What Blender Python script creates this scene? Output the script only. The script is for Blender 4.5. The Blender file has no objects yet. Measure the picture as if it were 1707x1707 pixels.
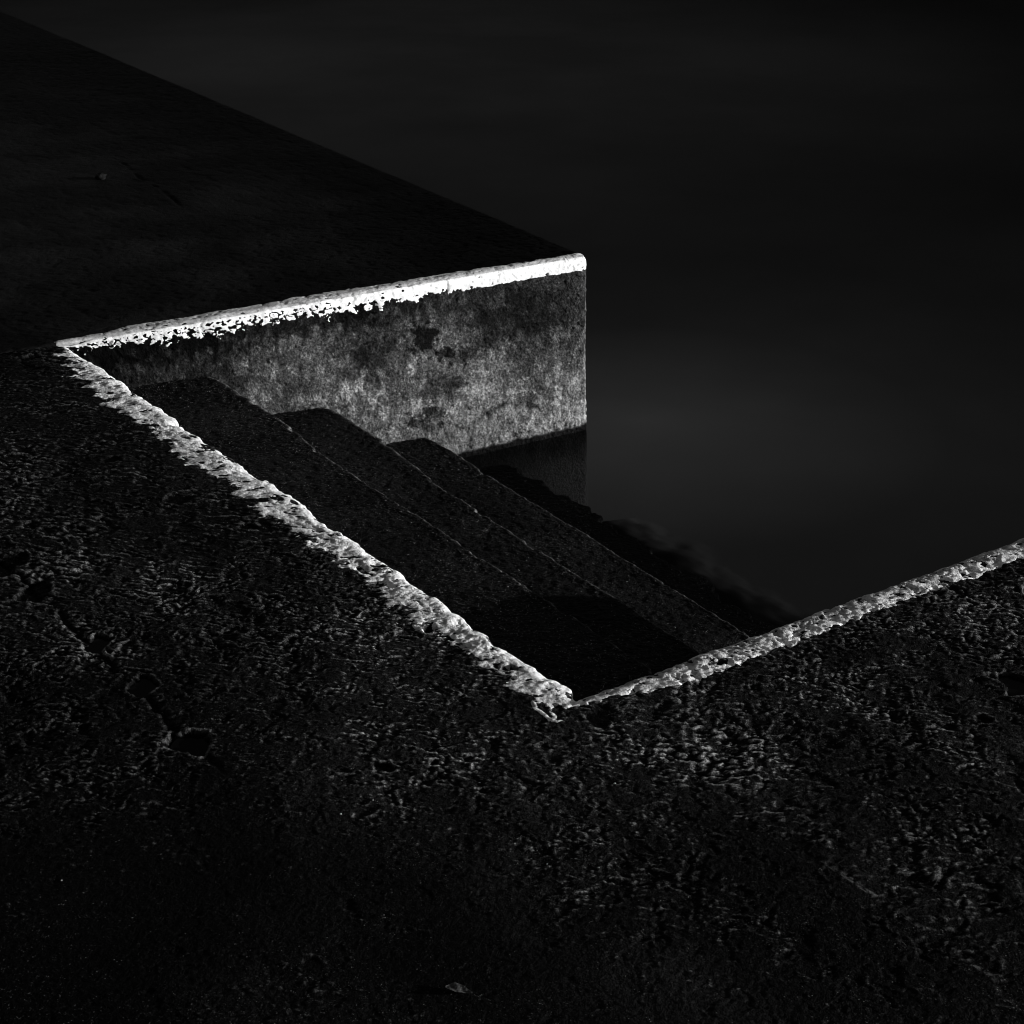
import bpy, math, numpy as np
from mathutils import Vector

S = bpy.context.scene
COL = S.collection
# ------------------------------------------------------------------ camera
F_PX, CX, PITCH, CAM_H = 2700.0, 853.5, math.radians(25.0), 1.6     # fitted to the photograph (1707 px)
cd = bpy.data.cameras.new('camera')
cam = bpy.data.objects.new('camera', cd); COL.objects.link(cam)
cd.sensor_width = 36.0; cd.lens = F_PX / 1707.0 * 36.0
cd.clip_start = 0.05; cd.clip_end = 5000
cam.location = (0, 0, CAM_H); cam.rotation_euler = (math.pi/2 - PITCH, 0, 0)
S.camera = cam
S.render.filter_size = 1.0; S.cycles.filter_width = 1.0
S.render.resolution_x = 1024; S.render.resolution_y = 1024

# ------------------------------------------------------------------ light
SUN_EL, SUN_AZ = math.radians(9.0), math.radians(-5.0)              # azimuth measured from +X, counter-clockwise
sdir = Vector((math.cos(SUN_EL)*math.cos(SUN_AZ), math.cos(SUN_EL)*math.sin(SUN_AZ), math.sin(SUN_EL)))
sl = bpy.data.lights.new('sun', 'SUN'); sl.energy = 5.0; sl.angle = math.radians(0.5); sl.color = (1, 1, 1)
sun = bpy.data.objects.new('sun', sl); COL.objects.link(sun)
sun.rotation_euler = sdir.to_track_quat('Z', 'Y').to_euler(); sun.location = sdir * 30

world = bpy.data.worlds.new("World"); S.world = world; world.use_nodes = True
wt = world.node_tree; wt.nodes.clear()
sky = wt.nodes.new('ShaderNodeTexSky'); sky.sky_type = 'NISHITA'; sky.sun_disc = False
sky.sun_elevation = SUN_EL; sky.sun_rotation = math.pi/2 - SUN_AZ
bw = wt.nodes.new('ShaderNodeRGBToBW')
bg = wt.nodes.new('ShaderNodeBackground'); bg.inputs['Strength'].default_value = 0.05
wo = wt.nodes.new('ShaderNodeOutputWorld')
wt.links.new(sky.outputs[0], bw.inputs[0]); wt.links.new(bw.outputs[0], bg.inputs['Color']); wt.links.new(bg.outputs[0], wo.inputs['Surface'])
vs = S.view_settings
vs.view_transform = 'Standard'; vs.look = 'None'; vs.gamma = 1.0; vs.exposure = 0.25; vs.use_curve_mapping = False

# ------------------------------------------------------------------ noise
_perms = {}
def _perm(seed):
    if seed not in _perms:
        r = np.random.RandomState(seed)
        p = r.permutation(256); a = r.rand(256) * 2 * np.pi
        _perms[seed] = (np.concatenate([p, p]), np.cos(a), np.sin(a))
    return _perms[seed]
def noise(x, y, seed=0):
    p, gx, gy = _perm(seed)
    xi = np.floor(x).astype(np.int64); yi = np.floor(y).astype(np.int64)
    xf = x - xi; yf = y - yi
    xi &= 255; yi &= 255
    sx = xf*xf*xf*(xf*(xf*6-15)+10); sy = yf*yf*yf*(yf*(yf*6-15)+10)
    def g(ix, iy, fx, fy):
        h = p[(p[ix & 255] + iy) & 255]
        return gx[h]*fx + gy[h]*fy
    a = g(xi, yi, xf, yf); b = g(xi+1, yi, xf-1, yf); c = g(xi, yi+1, xf, yf-1); d = g(xi+1, yi+1, xf-1, yf-1)
    return (a + sx*(b-a) + sy*((c + sx*(d-c)) - (a + sx*(b-a)))) * 1.5
def fbm(x, y, wl, octs=4, seed=0, gain=0.5, lac=2.03):
    r = np.zeros(np.broadcast(x, y).shape); a = 1.0; f = 1.0/wl
    for i in range(octs):
        r = r + a*noise(x*f + 17.3*i, y*f - 9.1*i, seed+i); a *= gain; f *= lac
    return r
def ss(a, b, x):
    t = np.clip((x-a)/(b-a), 0, 1); return t*t*(3-2*t)

# ------------------------------------------------------------------ place: pixels measured in the photograph -> points on level planes
def unp(x, y, z=0.0):
    X = (x-CX)/F_PX; Y = -(y-CX)/F_PX
    d = np.array([X, math.cos(PITCH)+Y*math.sin(PITCH), -math.sin(PITCH)+Y*math.cos(PITCH)])
    t = (z-CAM_H)/d[2]
    return np.array([d[0]*t, d[1]*t])
A, B, C_, D, E_ = [unp(*q) for q in ((105, 573), (981, 424), (962, 1160), (1707, 887), (120, 65))]
def isect(p, d, q, e):
    m = np.array([d, -e]).T; t = np.linalg.solve(m, q-p); return p + d*t[0]
DO = isect(C_, D-C_, B, E_-B)                       # outer corner of the near quay, out of frame
LU = float(np.linalg.norm(C_-A)); LV = float(np.linalg.norm(B-A))
EU = (C_-A)/LU; EV = (B-A)/LV; KK = (DO-B-C_+A)/(LU*LV)
def W(u, v):                                        # recess coordinates (metres) -> world
    u = np.asarray(u, float); v = np.asarray(v, float)
    x = A[0]+EU[0]*u+EV[0]*v+KK[0]*u*v; y = A[1]+EU[1]*u+EV[1]*v+KK[1]*u*v
    return x, y
def UV(px, py, z=0.0):
    p = unp(px, py, z); u = v = 0.0
    for _ in range(20):
        x, y = W(u, v); r = p-np.array([x, y])
        m = np.array([EU+KK*v, EV+KK*u]).T; d = np.linalg.solve(m, r); u += d[0]; v += d[1]
    return float(u), float(v)
def WV(px, py):                                     # pixel on the face of the far wall -> (v, depth)
    X = (px-CX)/F_PX; Y = -(py-CX)/F_PX
    d = np.array([X, math.cos(PITCH)+Y*math.sin(PITCH), -math.sin(PITCH)+Y*math.cos(PITCH)])
    m = np.array([[d[0], -EV[0]], [d[1], -EV[1]]]); t, v = np.linalg.solve(m, A)
    return float(v), -float(CAM_H+d[2]*t)
WATER_Z = -0.672

def lines(*segs):                                   # (start, end, step) segments -> sorted grid lines
    out = []
    for a, b, s in segs:
        n = max(1, int(round((b-a)/s))); out += list(a + (b-a)*np.arange(n)/n)
    out.append(segs[-1][1]); return np.array(out)

# ------------------------------------------------------------------ mesh helper
def grid_object(name, X, Y, Z, mat, parent=None, keep=None, attrs=None, flip=False, smooth=True):
    n, m = X.shape
    idx = np.arange(n*m).reshape(n, m)
    q = np.stack([idx[:-1, :-1], idx[1:, :-1], idx[1:, 1:], idx[:-1, 1:]], -1).reshape(-1, 4)
    if keep is not None: q = q[keep.reshape(-1)]
    if flip: q = q[:, ::-1]
    used = np.unique(q); remap = np.full(n*m, -1, np.int64); remap[used] = np.arange(len(used))
    q = remap[q]
    co = np.stack([X, Y, Z], -1).reshape(-1, 3)[used]
    me = bpy.data.meshes.new(name)
    me.vertices.add(len(co)); me.vertices.foreach_set('co', co.astype(np.float32).ravel())
    me.loops.add(q.size); me.loops.foreach_set('vertex_index', q.astype(np.int32).ravel())
    me.polygons.add(len(q)); me.polygons.foreach_set('loop_start', np.arange(0, q.size, 4, dtype=np.int32))
    try: me.polygons.foreach_set('loop_total', np.full(len(q), 4, np.int32))
    except Exception: pass
    me.polygons.foreach_set('use_smooth', np.full(len(q), smooth))
    me.update(calc_edges=True)
    for k, a in (attrs or {}).items():
        at = me.attributes.new(k, 'FLOAT', 'POINT')
        at.data.foreach_set('value', np.broadcast_to(a, X.shape).reshape(-1)[used].astype(np.float32))
    me.materials.append(mat)
    o = bpy.data.objects.new(name, me); COL.objects.link(o)
    if parent: o.parent = parent
    return o
def thing(name, label, cat, group=None, loc=(0, 0, 0)):
    o = bpy.data.objects.new(name, None); COL.objects.link(o); o.location = loc
    o['label'] = label; o['category'] = cat
    if group: o['group'] = group
    return o

# ------------------------------------------------------------------ materials
def newmat(name):
    m = bpy.data.materials.new(name); m.use_nodes = True; t = m.node_tree
    return m, t, t.nodes['Principled BSDF']
def nd(t, kind, **kw):
    n = t.nodes.new(kind)
    for k, v in kw.items():
        if k in n.inputs.keys(): n.inputs[k].default_value = v
        else: setattr(n, k, v)
    return n
def ramp(t, src, stops):
    r = nd(t, 'ShaderNodeValToRGB'); e = r.color_ramp.elements
    while len(e) < len(stops): e.new(0.5)
    for el, (p, c) in zip(e, stops): el.position = p; el.color = (c, c, c, 1)
    t.links.new(src, r.inputs[0]); return r.outputs['Color']
def mul(t, a, b, op='MULTIPLY'):
    n = nd(t, 'ShaderNodeMath', operation=op)
    for i, s in enumerate((a, b)):
        if isinstance(s, (int, float)): n.inputs[i].default_value = s
        else: t.links.new(s, n.inputs[i])
    return n.outputs[0]
def coords(t):
    return nd(t, 'ShaderNodeTexCoord').outputs['Object']
def nz(t, co, scale, detail=4, rough=0.55):
    n = nd(t, 'ShaderNodeTexNoise'); n.inputs['Scale'].default_value = scale
    n.inputs['Detail'].default_value = detail; n.inputs['Roughness'].default_value = rough
    t.links.new(co, n.inputs['Vector']); return n.outputs['Fac']
def concrete(name, base, lo, hi, rough=(0.35, 0.7), bump=(0.0012, 260, 0.0025, 90), spec=0.5, use_tone=True, speck=0.0, gscale=150, grange=(0.6, 1.45), lips=0):
    """base colour x slow patches x grain, times the per-vertex tone, painted light included, where there is one"""
    m, t, b = newmat(name); co = coords(t)
    patch = ramp(t, nz(t, co, 3.1, 5, 0.6), [(0.3, lo), (0.7, hi)])
    grain = ramp(t, nz(t, co, gscale, 4, 0.7), [(0.36, grange[0]), (0.66, grange[1])])
    c = mul(t, mul(t, patch, grain), base)
    if use_tone:
        a = nd(t, 'ShaderNodeAttribute', attribute_name='tone'); c = mul(t, c, a.outputs['Fac'])
    if speck:
        vo = nd(t, 'ShaderNodeTexVoronoi', Scale=170.0); t.links.new(co, vo.inputs['Vector'])
        sp = ramp(t, vo.outputs['Distance'], [(0.10, 1.0), (0.2, 0.0)])
        rn = ramp(t, nz(t, co, 60, 1), [(0.6, 0.0), (0.64, 1.0)])
        c = mul(t, c, mul(t, mul(t, sp, rn), speck), 'ADD')
        v2 = nd(t, 'ShaderNodeTexVoronoi', Scale=260.0); t.links.new(co, v2.inputs['Vector'])
        s2 = ramp(t, v2.outputs['Distance'], [(0.16, 1.0), (0.34, 0.0)]); s3 = ramp(t, nz(t, co, 120, 2), [(0.50, 0.0), (0.60, 1.0)])
        big = ramp(t, nz(t, co, 2.2, 4), [(0.42, 0.12), (0.62, 1.0)])
        c = mul(t, c, mul(t, mul(t, mul(t, s2, s3), big), speck*0.5), 'ADD')
    t.links.new(c, b.inputs['Base Color'])
    r = nd(t, 'ShaderNodeMapRange'); r.inputs['To Min'].default_value = rough[0]; r.inputs['To Max'].default_value = rough[1]
    t.links.new(nz(t, co, 25, 4), r.inputs['Value']); t.links.new(r.outputs[0], b.inputs['Roughness'])
    b.inputs['Specular IOR Level'].default_value = spec
    last = None
    if lips:
        mp = nd(t, 'ShaderNodeMapping'); mp.inputs['Scale'].default_value = (0.85, 1, 1); t.links.new(co, mp.inputs[0])
        gate = ramp(t, nz(t, co, 3.5, 4), [(0.40, 0.25), (0.60, 1.0)])
        for sc, wd, dist in ((26, .012, .0030), (60, .018, .0016)):
            n_ = nz(t, mp.outputs[0], sc, 3, 0.6)
            r_ = ramp(t, mul(t, mul(t, n_, 0.5, 'SUBTRACT'), 0, 'ABSOLUTE'), [(0.0, 1.0), (wd, 0.0)])
            on = ramp(t, nz(t, co, sc*.45, 2), [(0.47, 0.0), (0.60, 1.0)]); r_ = mul(t, mul(t, r_, on), gate)
            c = mul(t, c, mul(t, mul(t, r_, lips), 1.0, 'ADD'))  # glints painted into the colour along the lips
            bn = nd(t, 'ShaderNodeBump'); bn.inputs['Distance'].default_value = dist
            t.links.new(r_, bn.inputs['Height'])
            if last: t.links.new(last, bn.inputs['Normal'])
            last = bn.outputs['Normal']
        t.links.new(c, b.inputs['Base Color'])
    for dist, sc in ((bump[2], bump[3]), (bump[0], bump[1])):
        bn = nd(t, 'ShaderNodeBump'); bn.inputs['Strength'].default_value = 1.0; bn.inputs['Distance'].default_value = dist
        t.links.new(nz(t, co, sc, 3, 0.6), bn.inputs['Height'])
        if last: t.links.new(last, bn.inputs['Normal'])
        last = bn.outputs['Normal']
    t.links.new(last, b.inputs['Normal'])
    return m
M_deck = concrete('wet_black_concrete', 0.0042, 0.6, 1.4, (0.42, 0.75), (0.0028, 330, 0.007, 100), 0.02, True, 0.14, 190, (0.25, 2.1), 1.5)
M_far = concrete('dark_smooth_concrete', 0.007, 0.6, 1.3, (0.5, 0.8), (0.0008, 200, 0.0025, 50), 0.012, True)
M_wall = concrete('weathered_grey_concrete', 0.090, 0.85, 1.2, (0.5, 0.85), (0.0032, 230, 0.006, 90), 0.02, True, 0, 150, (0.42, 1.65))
M_step = concrete('damp_step_concrete', 0.0055, 0.7, 1.3, (0.4, 0.7), (0.0030, 300, 0.006, 120), 0.02, True, 0.6, 170, (0.05, 2.8))
M_hidden = concrete('side_quay_concrete', 0.05, 0.6, 1.4, (0.5, 0.8), use_tone=False)  # plain concrete for the faces turned away from the camera
def paint_material(name, bump):
    m, t, b = newmat(name); co = coords(t)
    a = nd(t, 'ShaderNodeAttribute', attribute_name='tone')
    g = ramp(t, nz(t, co, 34, 6, 0.68), [(0.36, 0.35), (0.46, 0.9), (0.8, 1.0)])
    g2 = ramp(t, nz(t, co, 210, 3, 0.6), [(0.33, 0.6), (0.5, 1.0)])
    gg = mul(t, g, g2); cl = nd(t, 'ShaderNodeAttribute', attribute_name='even_white')
    gg = mul(t, gg, mul(t, mul(t, 1.0, gg, 'SUBTRACT'), cl.outputs['Fac']), 'ADD')       # raised value evens the paint to white on its sunlit faces
    c = mul(t, gg, mul(t, a.outputs['Fac'], 0.9))
    t.links.new(c, b.inputs['Base Color']); b.inputs['Roughness'].default_value = 0.42
    b.inputs['Specular IOR Level'].default_value = 0.35
    bn = nd(t, 'ShaderNodeBump'); bn.inputs['Distance'].default_value = bump; bn.inputs['Strength'].default_value = 0.9
    t.links.new(nz(t, co, 75, 5, 0.65), bn.inputs['Height']); t.links.new(bn.outputs[0], b.inputs['Normal'])
    return m
M_paint = paint_material('worn_white_paint', 0.008); M_fresh = paint_material('thick_white_paint', 0.0025)

# ------------------------------------------------------------------ water and bed
def water_material():
    m, t, b = newmat('long_exposure_sea'); t.nodes.remove(b); co = coords(t)
    out = t.nodes['Material Output']
    gl = nd(t, 'ShaderNodeBsdfGlossy'); gl.inputs['Color'].default_value = (0.02, 0.02, 0.02, 1)
    gl.inputs['Roughness'].default_value = 0.16
    tr = nd(t, 'ShaderNodeBsdfTransparent'); tr.inputs['Color'].default_value = (0.75, 0.75, 0.75, 1)
    di = nd(t, 'ShaderNodeBsdfDiffuse'); di.inputs['Color'].default_value = (0.012, 0.012, 0.012, 1)
    mp = nd(t, 'ShaderNodeMapping'); mp.inputs['Scale'].default_value = (0.35, 2.2, 1); t.links.new(co, mp.inputs[0])
    bn = nd(t, 'ShaderNodeBump'); bn.inputs['Distance'].default_value = 0.02; bn.inputs['Strength'].default_value = 0.35
    t.links.new(nz(t, mp.outputs[0], 3.0, 6, 0.6), bn.inputs['Height'])
    t.links.new(bn.outputs[0], gl.inputs['Normal'])
    mx = nd(t, 'ShaderNodeMixShader'); mx.inputs[0].default_value = 0.15
    t.links.new(tr.outputs[0], mx.inputs[1]); t.links.new(di.outputs[0], mx.inputs[2])
    fr = nd(t, 'ShaderNodeFresnel'); fr.inputs['IOR'].default_value = 1.33
    ge = nd(t, 'ShaderNodeNewGeometry')                   # light coming up through the surface is not totally reflected back
    f2 = mul(t, mul(t, fr.outputs[0], mul(t, 1.0, ge.outputs['Backfacing'], 'SUBTRACT')), mul(t, ge.outputs['Backfacing'], 0.3), 'ADD')
    m2 = nd(t, 'ShaderNodeMixShader'); t.links.new(f2, m2.inputs[0])
    t.links.new(mx.outputs[0], m2.inputs[1]); t.links.new(gl.outputs[0], m2.inputs[2])
    t.links.new(m2.outputs[0], out.inputs['Surface'])
    return m
M_water = water_material()
def structure(name, verts, faces, mat):
    me = bpy.data.meshes.new(name); me.from_pydata(verts, [], faces); me.materials.append(mat); me.update()
    o = bpy.data.objects.new(name, me); COL.objects.link(o); o['kind'] = 'structure'; return o
R = 2500
structure('sea', [(-R, -R, WATER_Z), (R, -R, WATER_Z), (R, R, WATER_Z), (-R, R, WATER_Z)], [(0, 1, 2, 3)], M_water)
GLOW_FAR = unp(560, 90, -1.1); GLOW_NEAR = unp(1070, 700, -1.1)                          # centres of the water's glow, painted into the bed colour
M_bed, t, b = newmat('sand_and_weed_bed'); co = coords(t)
c = ramp(t, nz(t, co, 0.33, 4, 0.6), [(0.34, 0.22), (0.64, 0.34)])
vd = nd(t, 'ShaderNodeVectorMath', operation='DISTANCE'); t.links.new(co, vd.inputs[0]); vd.inputs[1].default_value = (GLOW_NEAR[0], GLOW_NEAR[1], -1.1)
ve = nd(t, 'ShaderNodeVectorMath', operation='DISTANCE'); t.links.new(co, ve.inputs[0]); ve.inputs[1].default_value = (GLOW_FAR[0], GLOW_FAR[1], -1.1)
c = mul(t, c, mul(t, ramp(t, mul(t, vd.outputs['Value'], 0.12), [(0.0, 0.74), (0.06, 0.52), (0.16, 0.23), (0.32, 0.13), (0.65, 0.06), (1.0, 0.03)]),
                  ramp(t, mul(t, ve.outputs['Value'], 0.10), [(0.0, 0.40), (0.35, 0.24), (0.8, 0.0)]), 'ADD'))
wa = nd(t, 'ShaderNodeAttribute', attribute_name='weed'); c = mul(t, c, mul(t, 1.0, wa.outputs['Fac'], 'SUBTRACT'))
t.links.new(c, b.inputs['Base Color']); b.inputs['Roughness'].default_value = 1.0; b.inputs['Specular IOR Level'].default_value = 0.0
structure('seabed', [(-R, -R, -1.1), (R, -R, -1.1), (R, R, -1.1), (-R, R, -1.1)], [(0, 1, 2, 3)], M_bed)

# ------------------------------------------------------------------ near quay
UMAX, VMIN = 3.75, -3.4
potholes = []                                       # (u, v, ru, rv, depth, angle)
for px, py, a, b_, dep in ((320, 1238, .034, .040, .013), (236, 1143, .026, .032, .009), (163, 1072, .024, .034, .008),
                           (1695, 1140, .034, .040, .012), (60, 985, .03, .05, .006), (12, 940, .03, .05, .006),
                           (842, 1115, .010, .012, .009), (1205, 1103, .010, .010, .009), (412, 880, .018, .018, .003),
                           (640, 1278, .017, .013, .004), (725, 1272, .009, .009, .004), (712, 1046, .010, .016, .008),
                           (300, 832, .03, .03, .004), (188, 765, .02, .02, .004), (1390, 1205, .014, .014, .003), (1220, 1247, .014, .012, .004),
                           (1580, 1210, .014, .012, .003), (1640, 1200, .016, .014, .003), (905, 1415, .014, .014, .005), (1000, 1195, .026, .03, .003)):
    x, y = unp(px, py); potholes.append((x, y, a, b_, dep))
def near_height(u, v):
    """relief of the worn slab, metres"""
    wu = u + 0.02*fbm(u, v, 0.13, 2, 90); wv = v + 0.02*fbm(u, v, 0.13, 2, 95)
    h = 0.006*fbm(u, v, 0.9, 2, 1)
    px_, py_ = W(u, v)                                   # world, relief calms down in the trodden foreground and by patches
    amp = 0.3 + 0.6*ss(1.75, 2.6, py_ + 0.15*np.sin(px_*2.3)) 
    patch = 0.7 + 0.5*ss(-0.35, 0.45, fbm(u, v, 0.4, 3, 7))
    amp = amp*patch
    h = h + amp*0.0026*fbm(wu*1.0, wv*1.4, 0.10, 4, 11, 0.55)
    sx = px_/(1.1+.45*ss(2.6, 3.6, py_)*ss(.6, -.4, px_)) + .012*fbm(u, v, .09, 2, 44); sy = py_ + .012*fbm(u, v, .09, 2, 46)
    # scaled-off skins: flat floors with a sharp lip
    for wl, th, dep, sd in ((0.16, 0.32, 0.0024, 21), (0.070, 0.34, 0.0030, 25), (0.034, 0.36, 0.0022, 29), (0.017, 0.30, 0.0012, 33)):
        n = fbm(sx, sy, wl, 4, sd, 0.6)
        h = h - amp*dep*ss(th, th+0.07, n)
    for wl, hh, sd in ((0.042, .0009, 49), (0.020, .0008, 51)):           # thin wandering lips
        n = noise(sx/wl, sy/wl, sd)+.4*noise(sx/wl*2.3, sy/wl*2.3, sd+1)
        h = h + hh*(.3+amp)*np.clip(1-np.abs(n)/0.09, 0, 1)*ss(.0, .35, noise(sx/wl/2.5, sy/wl/2.5, sd+9))
    h = h - (0.5+0.6*amp)*0.0014*np.abs(noise(sx/0.013, sy/0.013, 41))
    for (hx, hy, a, b_, dep) in potholes:
        du = px_-hx; dv = py_-hy
        m = (np.abs(du) < .12) & (np.abs(dv) < .12)
        if not m.any(): continue
        du = du[m]; dv = dv[m]
        d = np.hypot(du/a, dv/b_) + 0.6*fbm(u[m], v[m], max(a, .02)*1.4, 3, 55)
        w = ss(1.2, 0.8, d)
        h[m] = h[m]*(1-0.8*w) - dep*w + (0.0009 if a > .022 else 0.0002)*np.exp(-((d-1.25)/.14)**2)
    # the wandering crack that links the puddles, roughly parallel to the recess
    (u0, v0), (u1, v1) = UV(10, 940), UV(330, 1245)
    k = (v1-v0)/(u1-u0); cv = v0+k*(u-u0)+0.012*fbm(u, u*0, 0.1, 3, 61)
    d = np.abs(v-cv); h = h - 0.006*np.exp(-(d/0.008)**2)*ss(0.0, 0.25, fbm(u, v, 0.12, 2, 63)+0.4)*ss(u1+.15, u1, u)
    er = np.exp(np.minimum(v, 0)/.06)*(u < LU+.1)*(v <= .001)*ss(LU+.1, LU, u)
    h = h + er*(0.0030*fbm(wu, wv*1.3, .04, 3, 81, .6) - .0022*ss(.25, .35, fbm(sx, sy, .03, 3, 83)))
    return h
RND, RZ = 0.034, 0.020
LIP = 0.045
def edge_w1(u):                                       # how far the worn back edge wanders (v direction)
    f = ss(0, .12, u)*ss(LU, LU-.06, u)
    return f*(0.013*fbm(u, u*0+3, 0.24, 2, 71) + 0.010*fbm(u, u*0+5, 0.06, 2, 73)) + 0.0012*fbm(u, u*0, 0.02, 2, 74)
def edge_w2(v):
    f = ss(0, .06, v)
    return f*(0.006*fbm(v, v*0+3, 0.3, 2, 75) + 0.003*fbm(v, v*0+9, 0.05, 2, 77))
def near_surface_1(u, q):
    """slab behind the recess: q<0 is the top (q = v), q>0 runs down the recess face"""
    top = q <= 0; v = np.minimum(q, 0)
    d = np.where(u <= LU, -v, np.hypot(v, u-LU))
    dd = np.clip(d, 0, RND)
    z = near_height(u, v) - (RZ/RND)*(RND - np.sqrt(np.maximum(RND**2-(RND-dd)**2, 0)))
    z = np.where(top, z, z - np.maximum(q, 0))
    du = edge_w2(np.zeros_like(u))*0
    vv = v + (edge_w1(u)+.016*ss(0, .05, u)*ss(LU, LU-.05, u))*np.exp(v/0.07)*(u < LU+.001)
    vv = vv + np.where(top, 0, 0.004*fbm(u, q, 0.05, 3, 79)*ss(0, .02, q))
    x, y = W(u, vv); return x, y, z
def near_surface_2(q, v):
    """the arm to the right of the recess: q>0 is the top (u = LU+q), q<0 runs down the recess face"""
    top = q >= 0; uq = np.maximum(q, 0); dd = np.clip(uq, 0, RND)
    u = LU+uq
    z = near_height(u, v) - (RZ/RND)*(RND - np.sqrt(np.maximum(RND**2-(RND-dd)**2, 0)))
    z = np.where(top, z, z + np.minimum(q, 0))
    uu = u - edge_w2(v)*np.exp(-uq/0.07)
    x, y = W(uu, v); return x, y, z

def polyd(u, v, pts):                                 # distance to a polyline given in photo pixels
    p = [UV(*q) for q in pts]; best = np.full(u.shape, 9.0)
    for (a, b_), (c_, d_) in zip(p[:-1], p[1:]):
        l2 = (c_-a)**2+(d_-b_)**2; t_ = np.clip(((u-a)*(c_-a)+(v-b_)*(d_-b_))/l2, 0, 1)
        best = np.minimum(best, np.hypot(u-a-t_*(c_-a), v-b_-t_*(d_-b_)))
    return best
def mask_back(u, q):
    """>0 where the paint of the recess' back edge is left; metres-like units"""
    w = 0.091 + 0.012*fbm(u, u*0+1, 0.33, 2, 101) + 0.014*fbm(u, u*0+2, 0.07, 2, 103)
    w = w * (0.30+0.70*ss(-0.02, 0.28, u)) * (1-0.2*ss(LU-.07, LU+.01, u))
    xx, yy = W(u, q); rag = 0.027*fbm(xx/1.7, yy, 0.045, 5, 107, 0.65) - 0.012*ss(.3, .5, fbm(xx/2.6, yy, .05, 3, 109))
    m = (w + q) + rag
    m = np.minimum(m, 0.030 - q + 0.012*fbm(u, q, 0.04, 3, 111))         # how far it runs down the face
    for px, py, a, b_ in ((385, 752, .030, .009), (420, 797, .016, .006), (478, 838, .018, .005), (600, 950, .02, .008),
                          (842, 1115, .019, .017), (712, 1046, .02, .012), (880, 1172, .03, .008), (908, 1182, .022, .007), (130, 581, .10, .007), (340, 742, .02, .012), (930, 1178, .012, .006)):
        pu, pv = UV(px, py); d = np.hypot((u-pu)/a, (q-pv)/b_) + 0.5*fbm(u, q, 0.02, 3, 117)
        m = np.minimum(m, (d-1)*0.010)
    m = np.minimum(m, 0.006*(0.52 - fbm(xx/1.8, yy, 0.030, 5, 121, .7)))     # flaked spots
    m = np.minimum(m, (u-0.0)*0.6-0.016+0.004*fbm(u, q, .02, 2, 123))
    m = np.minimum(m, LU+0.03-u+0.012*fbm(u, q, 0.03, 2, 124)+q*0.25)
    curl = 0.0048+0.002*fbm(u, q, .012, 2, 125)-polyd(u, q, ((886, 1172), (893, 1182), (908, 1193), (922, 1203), (942, 1205)))
    curl2 = 0.0038+0.002*fbm(u, q, .012, 2, 126)-polyd(u, q, ((922, 1203), (926, 1194), (918, 1188)))
    return np.maximum(m, np.maximum(curl, curl2))
def mask_side(q, v):
    w = 0.078 + 0.006*fbm(v, v*0+1, 0.4, 2, 131) + 0.005*fbm(v, v*0+2, 0.05, 2, 133)
    w = w*(0.45+0.55*ss(-.02, .25, v))
    rag = 0.008*fbm(v, q, 0.035, 4, 137, 0.6)
    m = (w - q) + rag
    m = np.minimum(m, 0.022 + q + 0.006*fbm(v, q, 0.04, 3, 139))
    for px, py, a, b_ in ((1205, 1103, .011, .016), (1150, 1098, .01, .005), (1325, 1040, .012, .006), (1575, 967, .014, .008), (1020, 1165, .005, .02)):
        pu, pv = UV(px, py); d = np.hypot((q+LU-pu)/a, (v-pv)/b_) + 0.5*fbm(v, q, 0.02, 3, 141)
        m = np.minimum(m, (d-1)*0.010)
    m = np.minimum(m, 0.006*(0.60 - fbm(q, v, 0.026, 5, 145, .7)))
    return np.minimum(m, v+0.02)

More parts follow.
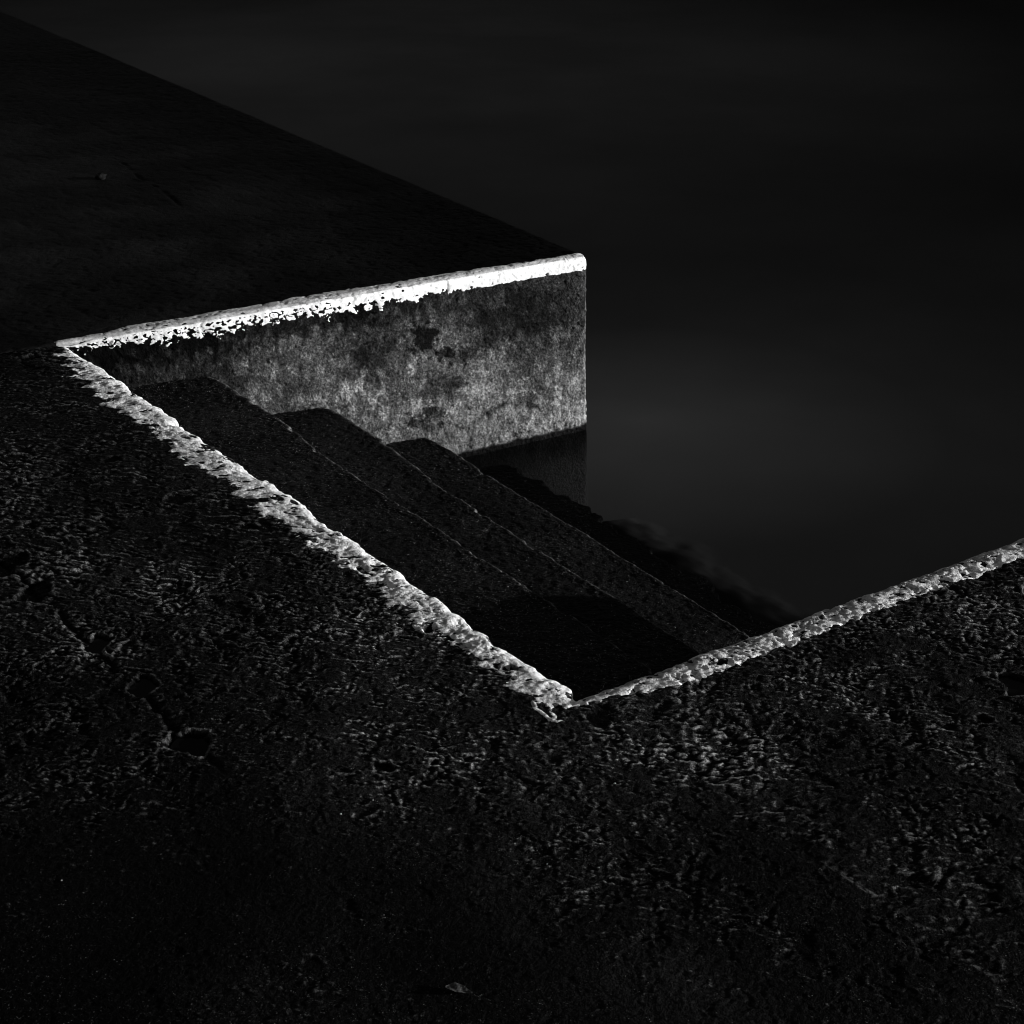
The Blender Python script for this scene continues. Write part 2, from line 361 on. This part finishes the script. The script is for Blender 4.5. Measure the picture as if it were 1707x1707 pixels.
quay = thing('quay', 'black pitted concrete quay slab in the foreground with worn white painted edges', 'quay')
FU = lines((0.0, 1.6, 0.0044), (1.6, UMAX, 0.0027), (UMAX, 9.0, 0.12))
FUc = np.sort(np.unique(np.concatenate([FU[(FU < LU-.12) | (FU > LU+.13)], lines((LU-.12, LU, .003), (LU, LU+.13, .003))])))
Q = lines((-12, VMIN, 0.15), (VMIN, -1.7, 0.0050), (-1.7, -0.15, 0.0028), (-0.15, LIP, 0.0030))
Q = np.sort(np.append(Q[np.abs(Q) > 0.0014], 0.0))
UU, QQ = np.meshgrid(FUc, Q, indexing='ij')
X, Y, Z = near_surface_1(UU, QQ)
uc = (UU[1:, 1:]+UU[:-1, :-1])/2; qc = (QQ[1:, 1:]+QQ[:-1, :-1])/2
def deck_tone(u, v):
    x, y = W(u, v)
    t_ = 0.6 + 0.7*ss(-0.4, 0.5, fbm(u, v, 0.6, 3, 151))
    # pools of light painted into the tone round these points, darker elsewhere
    wear_or_light = 0.0
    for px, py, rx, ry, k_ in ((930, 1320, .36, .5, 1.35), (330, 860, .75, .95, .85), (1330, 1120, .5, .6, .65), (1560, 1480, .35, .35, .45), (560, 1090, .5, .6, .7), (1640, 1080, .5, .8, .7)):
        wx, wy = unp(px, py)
        wear_or_light = wear_or_light + k_*np.exp(-((x-wx)/rx)**2-((y-wy)/ry)**2)
    wear_or_light = np.clip(wear_or_light, 0, 1.5)*(.75+.5*ss(-.4, .4, fbm(u, v, .3, 4, 155)))*ss(-.1, .45, u)
    t_ = t_*(.22+.78*wear_or_light)
    z = near_height(u, v); k = 3                                          # highlights painted on proud grit, hollows left dark
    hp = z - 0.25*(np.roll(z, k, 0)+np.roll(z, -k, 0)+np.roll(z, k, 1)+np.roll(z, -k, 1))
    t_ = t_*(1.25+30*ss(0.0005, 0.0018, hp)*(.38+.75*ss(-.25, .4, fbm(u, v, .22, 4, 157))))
    for (hx, hy, a, b_, dep) in potholes:                                  # darker in and round the hollows
        m = (np.abs(x-hx) < .15) & (np.abs(y-hy) < .15)
        if m.any(): t_[m] = t_[m]*(1-.85*ss(1.15, .9, np.hypot((x[m]-hx)/a, (y[m]-hy)/b_)))
    return t_
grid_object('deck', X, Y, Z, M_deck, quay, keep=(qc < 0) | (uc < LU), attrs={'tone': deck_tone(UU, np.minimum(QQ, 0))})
# the paint over the back edge: same grid lines halved, lifted off the slab along its own mask
def paint_patch(name, parent, fn, mask, a, b_, lift=(0, 0, 1), flip=False, tone=None, facet=None, even_white=None, mat=None):
    UU_, QQ_ = np.meshgrid(a, b_, indexing='ij')
    X_, Y_, Z_ = fn(UU_, QQ_); m_ = mask(UU_, QQ_)
    k = np.clip(m_*0.5, -0.004, 0.0009) + 0.0004*fbm(UU_, QQ_, 0.012, 2, 161)*(m_ > 0)
    # surface normals of the patch
    du = np.stack([np.gradient(c_, axis=0) for c_ in (X_, Y_, Z_)], -1); dq = np.stack([np.gradient(c_, axis=1) for c_ in (X_, Y_, Z_)], -1)
    n = np.cross(du, dq); n /= np.maximum(np.linalg.norm(n, axis=-1, keepdims=True), 1e-12)
    if facet: n = n*facet
    X_ = X_+n[..., 0]*k; Y_ = Y_+n[..., 1]*k; Z_ = Z_+n[..., 2]*k
    mm = np.maximum.reduce([m_[1:, 1:], m_[:-1, 1:], m_[1:, :-1], m_[:-1, :-1]])
    tn = tone(UU_, QQ_) if tone is not None else 1.0
    return grid_object(name, X_, Y_, Z_, mat or M_paint, parent, keep=(mm > 0), attrs={'tone': tn, 'even_white': even_white(UU_, QQ_) if even_white else 0.0})
ua = FUc[(FUc <= LU+.06)]; qa = Q[Q >= -0.18]
def halve(a): return np.sort(np.concatenate([a, (a[1:]+a[:-1])/2]))
tone_b = lambda u, q: np.maximum(0.5+0.5*ss(-0.2, 0.05, fbm(u*1.3, q*2.2, 0.045, 5, 171, .6)), 1.0*ss(-.045, -.025, q+.03*fbm(u, q, .03, 4, 172)))  # sunlit recess side painted whiter, random grey behind it
paint_patch('painted_edge', quay, near_surface_1, mask_back, ua, qa, tone=tone_b, even_white=lambda u, q: .8*ss(-.03, -.01, q))
# hidden recess face behind the steps
UU, SS_ = np.meshgrid(lines((0, LU, .02)), lines((LIP, 1.5, .03)), indexing='ij')
X, Y, Z = near_surface_1(UU, np.full_like(UU, LIP)); Z = Z-(SS_-LIP)
grid_object('side_wall', X, Y, Z, M_hidden, quay)
# right arm
Q2 = np.concatenate([-lines((0, LIP, .003))[::-1][:-1], FUc[FUc >= LU-1e-9]-LU])
V2 = lines((0, 0.2, 0.0045), (0.2, LV+0.25, 0.0032)); V2 = np.append(V2[V2 < LV], LV)
QQ, VV = np.meshgrid(Q2, V2, indexing='ij')
X, Y, Z = near_surface_2(QQ, VV)
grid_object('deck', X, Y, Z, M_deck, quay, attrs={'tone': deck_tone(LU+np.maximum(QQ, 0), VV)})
tone_c = lambda q, v: 0.34+0.30*ss(-0.35, 0.35, fbm(v*1.3, q*2.2, 0.05, 4, 173)) + 0.5*ss(.01, .07, q+.02*fbm(v, q, .03, 3, 174))  # recess side painted greyer as turned from the sun, far side whiter
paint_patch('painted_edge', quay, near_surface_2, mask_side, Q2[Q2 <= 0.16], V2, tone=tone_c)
QQ, SS_ = np.meshgrid(lines((0, LV, .02)), lines((LIP, 1.5, .03)), indexing='ij')
X, Y, Z = near_surface_2(np.full_like(QQ, -LIP), QQ); Z = Z-(SS_-LIP)
grid_object('side_wall', X, Y, Z, M_hidden, quay)
UU, SS_ = np.meshgrid(np.append(FUc[FUc >= LU][::6], 9.0), lines((0, 1.5, .03)), indexing='ij')
X, Y = W(UU, UU*0+LV); Z = near_height(UU, UU*0+LV)-SS_
grid_object('side_wall', X, Y, Z, M_hidden, quay)

# ------------------------------------------------------------------ far quay block with the lit wall
far = thing('pier', 'smooth dark concrete landing across the steps with a lit grey wall and white painted edge', 'pier')
RB = 0.030
def wall_relief(v, s):                                # s = depth below the top
    rough = 0.35+0.65*ss(-0.25, 0.35, fbm(v, s, 0.22, 3, 201)) + 0.5*ss(LV-.45, LV-.1, v)*ss(.45, .2, s)
    h = 0.0045*fbm(v, s, 0.35, 2, 203) + rough*0.0016*fbm(v, s, 0.018, 3, 205, 0.6)
    h = h + 0.0014*fbm(v, s, 0.05, 3, 207)
    h = h - 0.0035*ss(0.52, 0.62, fbm(v, s, 0.035, 2, 209))                               # blow holes
    h = h - 0.007*ss(.5, .1, v)*np.abs(fbm(v*1.6, s, 0.07, 3, 211))                        # spalled inner end
    h = h - 0.004*ss(0.30, 0.42, fbm(v, s, 0.16, 3, 213))*ss(0.10, .04, s)*ss(LV-.5, LV-.9, v)                # bites out under the paint
    b_ = ss(-0.50, -0.60, -s)*0+ss(0.50, 0.60, s+0.04*fbm(v, s*0, 0.3, 2, 215))
    h = h + b_*0.0035*noise(v/0.015, s/0.013, 217)                                        # barnacled foot
    (v0, s0), (v1, s1) = (1.18, .50), (1.42, .52)
    h = h - 0.004*np.exp(-((s-(s0+(s1-s0)*(v-v0)/(v1-v0))-0.006*fbm(v, v*0, .04, 2, 219))/.003)**2)*ss(v0-.03, v0, v)*ss(v1+.03, v1, v)
    return h*ss(.70, .65, s)
def far_relief(u, v):
    h = 0.005*fbm(u, v, 1.1, 2, 221) + 0.0016*fbm(u, v, 0.11, 4, 223)*(0.4+0.6*ss(-.3, .4, fbm(u, v, .7, 2, 225)))
    h = h - 0.0016*ss(0.38, 0.48, fbm(u, v*1.4, 0.07, 3, 227)) - 0.002*ss(0.42, .5, fbm(u, v, .03, 2, 229))*ss(-1.6, -.2, u)
    d = polyd(u, v, ((188, 262), (212, 276), (232, 296), (262, 314), (285, 330), (300, 345)))
    h = h - 0.02*np.exp(-((u+.004)/.008)**2)*ss(.10, .03, v)
    return h - 0.006*np.exp(-((d+0.006*fbm(u, v, .05, 3, 231))/.0045)**2)*ss(-.3, .1, fbm(u, v, .08, 2, 233))
def far_surface(s, v):
    """s<0 top (u = s), s>0 down the wall"""
    u = np.minimum(s, 0); z = -np.maximum(s, 0)
    u = u + 0*v; 
    uc_ = np.minimum(u, -RB); vc_ = np.minimum(v, LV-RB); zc_ = np.minimum(z, -RB)
    d = np.stack([u-uc_, v-vc_, z-zc_], -1); n = d/np.maximum(np.linalg.norm(d, axis=-1, keepdims=True), 1e-9)
    top = n[..., 2]**2
    h = far_relief(u, v)*top + wall_relief(v, -z)*(1-top)
    h = h + 0.004*fbm(v, v*0, 0.09, 3, 235)*np.exp(-(s/0.05)**2)*ss(LV-.3, LV-.9, v)
    p = np.stack([uc_, vc_, zc_], -1)+n*(RB+h[..., None])
    p[..., 1] += 0.022*np.clip(-p[..., 2]/.66, 0, 1.6)*ss(LV-1.0, LV, v)                   # the end of the wall leans out a little
    x, y = W(p[..., 0], p[..., 1]); return x, y, p[..., 2]
SV = lines((-0.6, LV-.1, .0036), (LV-.1, LV, .0025))
SVd = lines((-9, -3.2, .15), (-3.2, -0.6, .012))
SVall = np.concatenate([SVd[:-1], SV])
ST = lines((-16, -6, .12), (-6, -1.2, .02), (-1.2, -.1, .0065), (-.1, 0, .0025))
SW = lines((0, .1, .0025), (.1, .72, .0034), (.72, 1.5, .03))
SSg, VVg = np.meshgrid(ST, SVall[::2] if (len(SVall) % 2) else np.append(SVall[::2], SVall[-1]), indexing='ij')
X, Y, Z = far_surface(SSg, VVg)
ft = (0.7+0.6*ss(-.3, .4, fbm(SSg, VVg, 0.5, 3, 241)))*(0.25+0.75*ss(0, 1.3, LV-VVg+.3*fbm(SSg, VVg, .8, 3, 242)))*(0.3+0.7*ss(-5.5, -1.8, SSg))   # darker towards the sea side and the far end
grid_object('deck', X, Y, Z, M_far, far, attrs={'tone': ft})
SSg, VVg = np.meshgrid(SW, SV, indexing='ij')
X, Y, Z = far_surface(SSg, VVg)
def blob(v, s, px, py, a, b_, z):                     # stain centred where the photo shows it on the wall
    return np.exp(-(((v-px)/a)**2+((s-py)/b_)**2)*(1+0.8*fbm(v, s, .05, 3, 251)))
def wall_tone(v, s):
    n1 = fbm(v, s, 0.30, 4, 243, 0.6); n2 = fbm(v*1.3, s, 0.05, 5, 245, 0.65)
    t_ = 0.42 + 0.25*ss(-0.3, 0.6, n1) + 0.55*ss(-.3, .9, n2)
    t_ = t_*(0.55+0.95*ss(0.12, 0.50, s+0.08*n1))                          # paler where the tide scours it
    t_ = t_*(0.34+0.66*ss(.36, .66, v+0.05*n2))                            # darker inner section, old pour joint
    def spot(px, py, rx, ry, k, soft=.35):                                 # stains and patched places, where they are on the wall
        nonlocal t_
        pv, ps = WV(px, py); qv, qs = WV(px+rx, py); a = abs(qv-pv); b_ = abs(WV(px, py+ry)[1]-ps)
        d = np.hypot((v-pv)/a, (s-ps)/b_)+0.75*fbm(v, s, max(min(a, b_), .03)*1.2, 5, int(px) % 97+300, .7)
        t_ = t_*(1+k*ss(1+soft, 1-soft, d))
    spot(705, 568, 20, 24, -.85, .25); spot(738, 590, 16, 9, -.8, .25); spot(775, 590, 24, 14, -.6); spot(615, 595, 60, 22, -.4, .5); spot(560, 660, 30, 20, .3, .5)
    spot(660, 650, 70, 26, .35, .5); spot(640, 640, 45, 16, -.15); spot(500, 600, 60, 40, .35, .5); spot(600, 640, 60, 30, .45, .5)
    spot(735, 645, 34, 20, -.6); spot(715, 702, 26, 20, -.8, .25); spot(300, 600, 60, 20, .4, .5); spot(735, 722, 40, 12, -.4); spot(832, 692, 28, 16, -.75, .3)
    spot(870, 670, 40, 18, -.35); spot(800, 660, 60, 50, .15, .5); spot(940, 660, 34, 40, .45, .5)
    spot(620, 580, 50, 20, -.35); spot(890, 520, 100, 45, -.55, .5); spot(640, 700, 60, 12, .3, .4)
    t_ = 0.62*(np.maximum(t_, .02)/0.62)**1.35
    drip = ss(0.1, 0.6, fbm(v, s*0.12, 0.03, 3, 247))*ss(0.02, .1, s); t_ = t_*(1-0.1*drip)
    t_ = t_*(1-0.8*ss(.15, .07, s+0.04*n2)*ss(LV-.3, LV-.9, v))  # dark of the undercut below the paint, put into the tone
    n3 = fbm(v, s, .009, 2, 248); t_ = t_*(1-.65*ss(.35, .55, n3))*(1+1.1*ss(.35, .6, -n3))          # pin holes and grit
    foot = ss(0.50, 0.575, s+0.05*n1+0.03*n2); t_ = t_*(1-foot)+foot*(1.15+0.9*n2-.6*n3)*(.75+1.1*ss(1.1, LV, v))
    t_ = t_ + 3.0*np.exp(-((LV-v)/.009)**2)*ss(.05, .3, s)*(.6+.5*n2)  # sunlit line down the end corner, painted into the tone
    submerged = ss(0.642, 0.655, s+0.006*fbm(v, s*0, .05, 2, 249)); t_ = t_*(1-0.97*submerged) + .26*ss(.69, .84, s)*(.15+.85*ss(LV-.55, LV, v))  # black at the waterline, then the water's glow painted in with depth
    return np.clip(t_, 0.01, 4)
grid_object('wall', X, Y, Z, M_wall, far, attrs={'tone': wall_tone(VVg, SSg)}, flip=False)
def mask_far(s, v):
    f = ss(-.05, .35, v)
    wt_ = (0.030+0.035*f*ss(LV+.3, LV-1.2, v)) + 0.006*fbm(v, v*0+1, 0.25, 2, 261)
    m = wt_ + s + 0.008*fbm(v*0.6, s, 0.035, 3, 263, .6)
    dn = 0.054 + 0.006*fbm(v, v*0+4, 0.3, 2, 265); rag = 0.020*ss(LV-.35, LV-.75, v)+0.003
    m = np.minimum(m, dn*(0.45+0.55*f) - s + rag*fbm(v, s, 0.034, 4, 267, 0.65))
    m = np.minimum(m, 0.006*(0.02+.30*ss(.7, 1.5, v)+.5*ss(.015, -.01, s)+.35*ss(LV-.5, LV-.9, -v+2*LV-1.4) - fbm(v, s*1.5, 0.028, 4, 277, .6)*ss(.03, .045, s)))
    m = np.minimum(m, 0.007*(0.78 - fbm(v*0.8, s*1.3, 0.030, 3, 271)*(0.55+.45*ss(LV-.3, LV-.7, v))))
    return np.minimum(m, v+0.004-s*0.6+0.006*fbm(v, s, .02, 2, 273))
sa = np.concatenate([ST[(ST >= -0.1) & (ST < 0)], SW[SW <= .1]])
paint_patch('painted_edge', far, far_surface, mask_far, sa, SV[SV > -.02], tone=lambda s, v: np.where(s < 0.0, 0.62+0.2*fbm(v*.7, s*2, .05, 3, 275), 1.0)*(.72+.28*ss(.1, .8, v+.1*fbm(v, s, .1, 3, 279))),  # top painted greyer than the face that catches the low sun
            mat=M_fresh, even_white=lambda s, v: 0.9*ss(-.01, .012, s)*(0.6+0.4*ss(.2, 1.0, v)))
# outer face towards the sea
UO, SO = np.meshgrid(lines((-16, -1, .1), (-1, 0, .02)), lines((0, 1.5, .03)), indexing='ij')
uc_ = np.minimum(UO, -RB); zc_ = np.minimum(-SO, -RB)
d = np.stack([UO-uc_, np.full_like(UO, RB), -SO-zc_], -1); n = d/np.linalg.norm(d, axis=-1, keepdims=True)
X, Y = W(uc_+n[..., 0]*RB, LV-RB+n[..., 1]*RB); Z = zc_+n[..., 2]*RB
grid_object('side_wall', X, Y, Z, M_hidden, far)

# ------------------------------------------------------------------ steps
stairs = thing('steps', 'dark damp concrete steps going down into the water between the two quays', 'steps')
NOSE = (0.425, 0.805, 1.22, 1.555); TZ = (-0.178, -0.362, -0.550, -0.725)
for i, (nv, tz) in enumerate(zip(NOSE, TZ)):
    back = -0.06 if i == 0 else NOSE[i-1]-0.05
    Ls = nv-back; drop = 0.20 if i < 3 else 0.7
    q = np.concatenate([lines((-Ls, -.05, .0055), (-.05, 0, .0025)), lines((0.0025, .03, .0025), (.03, drop, .012))])
    u = lines((-0.01, LU+0.01, .005))
    UU, QQ = np.meshgrid(u, q, indexing='ij'); r = 0.012
    dtop = np.clip(-QQ, 0, r)
    vv = nv + np.minimum(QQ, 0)
    wear_or_light = 0.006*fbm(UU, UU*0+i*3, 0.3, 2, 301+i) + 0.004*fbm(UU, UU*0+7, 0.05, 3, 311+i)
    if i == 3: wear_or_light = 0.05*fbm(UU, UU*0, 0.30, 5, 307, .65)                     # heavy with weed, ragged
    chips = -0.010*ss(.35, .6, fbm(UU, UU*0+i, 0.09, 2, 321+i))
    endw = (.032, .045, .0, 0)[i]*ss(.9, .4, UU)
    e = np.exp(np.minimum(QQ, 0)/0.06)
    vv = vv + (wear_or_light+chips+endw)*e
    h = 0.004*fbm(UU, vv, 0.4, 2, 331+i) + 0.0019*fbm(UU, vv, 0.024, 5, 335+i, .7) - 0.0012*ss(.4, .5, fbm(UU, vv, .05, 2, 339+i))
    z = tz + h - (r-np.sqrt(np.maximum(r*r-(r-dtop)**2, 0))) - np.maximum(QQ, 0)
    z = z + 0.018*np.exp(-(UU/0.10)**2)*0 - 0.008*ss(-.16, 0, QQ)*np.exp(-(UU/0.05)**2)
    X, Y = W(UU, vv + np.where(QQ > 0, .003*fbm(UU, QQ, .04, 3, 345+i), 0))
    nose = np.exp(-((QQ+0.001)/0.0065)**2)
    tone = 0.75+0.4*ss(-.3, .4, fbm(UU, vv, 0.3, 3, 351+i)) + nose*(16.0 if i < 3 else 0)*ss(-.6, .4, fbm(UU, UU*0, .06, 3, 355+i))  # sunlit nose line painted into the tone, over paler worn concrete
    if i in (1, 2): tone = tone + 30*np.exp(-((UU+.002)/.016)**2)*ss(.0, .4, fbm(UU, vv, .03, 3, 361+i))*ss(-.36, -.30, QQ)*ss(-.12, -.2, QQ)   # lit broken rim against the wall, painted into the tone
    if i == 3: tone = tone*.12
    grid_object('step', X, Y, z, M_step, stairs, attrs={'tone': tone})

# ------------------------------------------------------------------ puddles, leaf, pebbles, stone
M_pud, t, b = newmat('still_puddle_water'); b.inputs['Base Color'].default_value = (.003, .003, .003, 1)
b.inputs['Roughness'].default_value = 0.15; b.inputs['Specular IOR Level'].default_value = .03
for (hx, hy, a, b_, dep) in potholes[:4]:
    n = 40; an = np.arange(n)/n*2*np.pi; me = bpy.data.meshes.new('puddle')
    ui = vi = 0.0                                     # water stands in the lower part of the hollow
    for _ in range(20):
        x, y = W(ui, vi); r_ = np.array([hx-x, hy-y]); m = np.array([EU+KK*vi, EV+KK*ui]).T; dd_ = np.linalg.solve(m, r_); ui += dd_[0]; vi += dd_[1]
    zf = float(near_height(np.array([[ui]]), np.array([[vi]]))[0, 0])
    me.from_pydata([(hx+1.15*a*math.cos(t_), hy+1.15*b_*math.sin(t_), zf+dep*0.35) for t_ in an], [], [tuple(range(n))])
    me.materials.append(M_pud); o = bpy.data.objects.new('puddle', me); COL.objects.link(o); o['kind'] = 'structure'

import bmesh, random
rnd = random.Random(4)
def surf_at(px, py, fn='near'):
    x, y = unp(px, py); u, v = UV(px, py)
    z = float((near_height if fn == 'near' else far_relief)(np.array([[u]]), np.array([[v]]))[0, 0]); return x, y, z
def lump(name, px, py, r, mat, label, cat, fn='near', sq=.6, group=None):
    x, y, z = surf_at(px, py, fn); bm = bmesh.new(); bmesh.ops.create_icosphere(bm, subdivisions=3, radius=r)
    ph = rnd.random()*20
    for v_ in bm.verts:
        c = v_.co/r; k = 1+.35*float(noise(np.array([c.x*1.3+ph]), np.array([c.y*1.3+c.z*2]), 77)[0])+.1*float(noise(np.array([c.x*4+ph]), np.array([c.y*4+c.z*3]), 78)[0])
        v_.co = v_.co*k; v_.co.z *= sq
    me = bpy.data.meshes.new(name); bm.to_mesh(me); bm.free(); me.materials.append(mat)
    for p_ in me.polygons: p_.use_smooth = True
    o = bpy.data.objects.new(name, me); COL.objects.link(o); o.location = (x, y, z+r*sq*.45); o.rotation_euler = (0, 0, rnd.random()*6)
    o['label'] = label; o['category'] = cat
    if group: o['group'] = group
    return o
M_peb = concrete('pale_pebble', 0.5, .8, 1.1, use_tone=False); M_stone = concrete('dull_stone', 0.008, spec=.02, lo=.7, hi=1.3, use_tone=False)
for px, py, r, lb in ((1025, 1303, .0024, 'tiny white pebble on the black slab below the near corner of the recess'),
                      (568, 1357, .0018, 'tiny white pebble on the slab below the two small pits in the foreground'),
                      (103, 1470, .0014, 'tiny white pebble alone on the black slab, lower left of the photo'),
                      (622, 1335, .0013, 'tiny white pebble on the slab, upper right of the pebble below the small pits'),
                      (912, 1437, .0014, 'tiny white pebble on the foreground slab straight below the curl of paint')):
    lump('pebble', px, py, r, M_peb, lb, 'pebble', group='white pebbles scattered on the quay')
lump('stone', 168, 298, .022, M_stone, 'small dull lump of stone lying on the far dark landing', 'stone', 'far', .8)
x, y, z = surf_at(765, 1650)
bm = bmesh.new(); N = 14; rows = []
for i in range(N+1):
    t_ = i/N; L_ = (t_-.5)*.040; w_ = .0085*math.sin(math.pi*min(1, max(0.0, t_))**.8)+.0004
    rows.append([bm.verts.new((L_, w_*k/3, .0016*abs(k)/3*2 + .002*math.sin(t_*5)+.0022+.0006*math.sin(17*t_+k))) for k in range(-3, 4)])
for i in range(N):
    for k in range(6): bm.faces.new((rows[i][k], rows[i+1][k], rows[i+1][k+1], rows[i][k+1]))
bmesh.ops.solidify(bm, geom=list(bm.faces), thickness=.0005)
me = bpy.data.meshes.new('leaf'); bm.to_mesh(me); bm.free(); M_leaf = concrete('dry_grey_leaf', 0.09, .7, 1.3, use_tone=False); me.materials.append(M_leaf)
leaf = bpy.data.objects.new('leaf', me); COL.objects.link(leaf); leaf.location = (x, y, z+.001); leaf.rotation_euler = (0, 0, -.25)
leaf['label'] = 'small dry grey leaf lying flat on the black slab at the bottom'; leaf['category'] = 'leaf'

# ------------------------------------------------------------------ sunken weed and rubble at the foot of the steps
wu = lines((0.0, LU, .02)); wv = lines((1.10, 2.6, .012))
UU, VV = np.meshgrid(wu, wv, indexing='ij')
n_ = fbm(UU, VV, .34, 5, 401, .6)
edge = np.array([UV(*q, -1.05) for q in ((800, 800), (880, 815), (960, 828), (1040, 868), (1100, 900), (1200, 962), (1310, 1030), (1420, 1090))])
reach = np.interp(UU, edge[:, 0], edge[:, 1]) + .07*n_ - VV
thick = ss(-.14, .07, reach); h = -1.092 + 0.02*thick
X, Y = W(UU, VV)
rc = (reach[1:, 1:]+reach[:-1, :-1])/2
o = grid_object('seaweed', X, Y, h, M_bed, keep=rc > -.15, attrs={'weed': thick*.998}); o['kind'] = 'stuff'; o['label'] = 'black weed on the sunken step under the water'; o['category'] = 'seaweed'
print('verts', sum(len(m.vertices) for m in bpy.data.meshes))
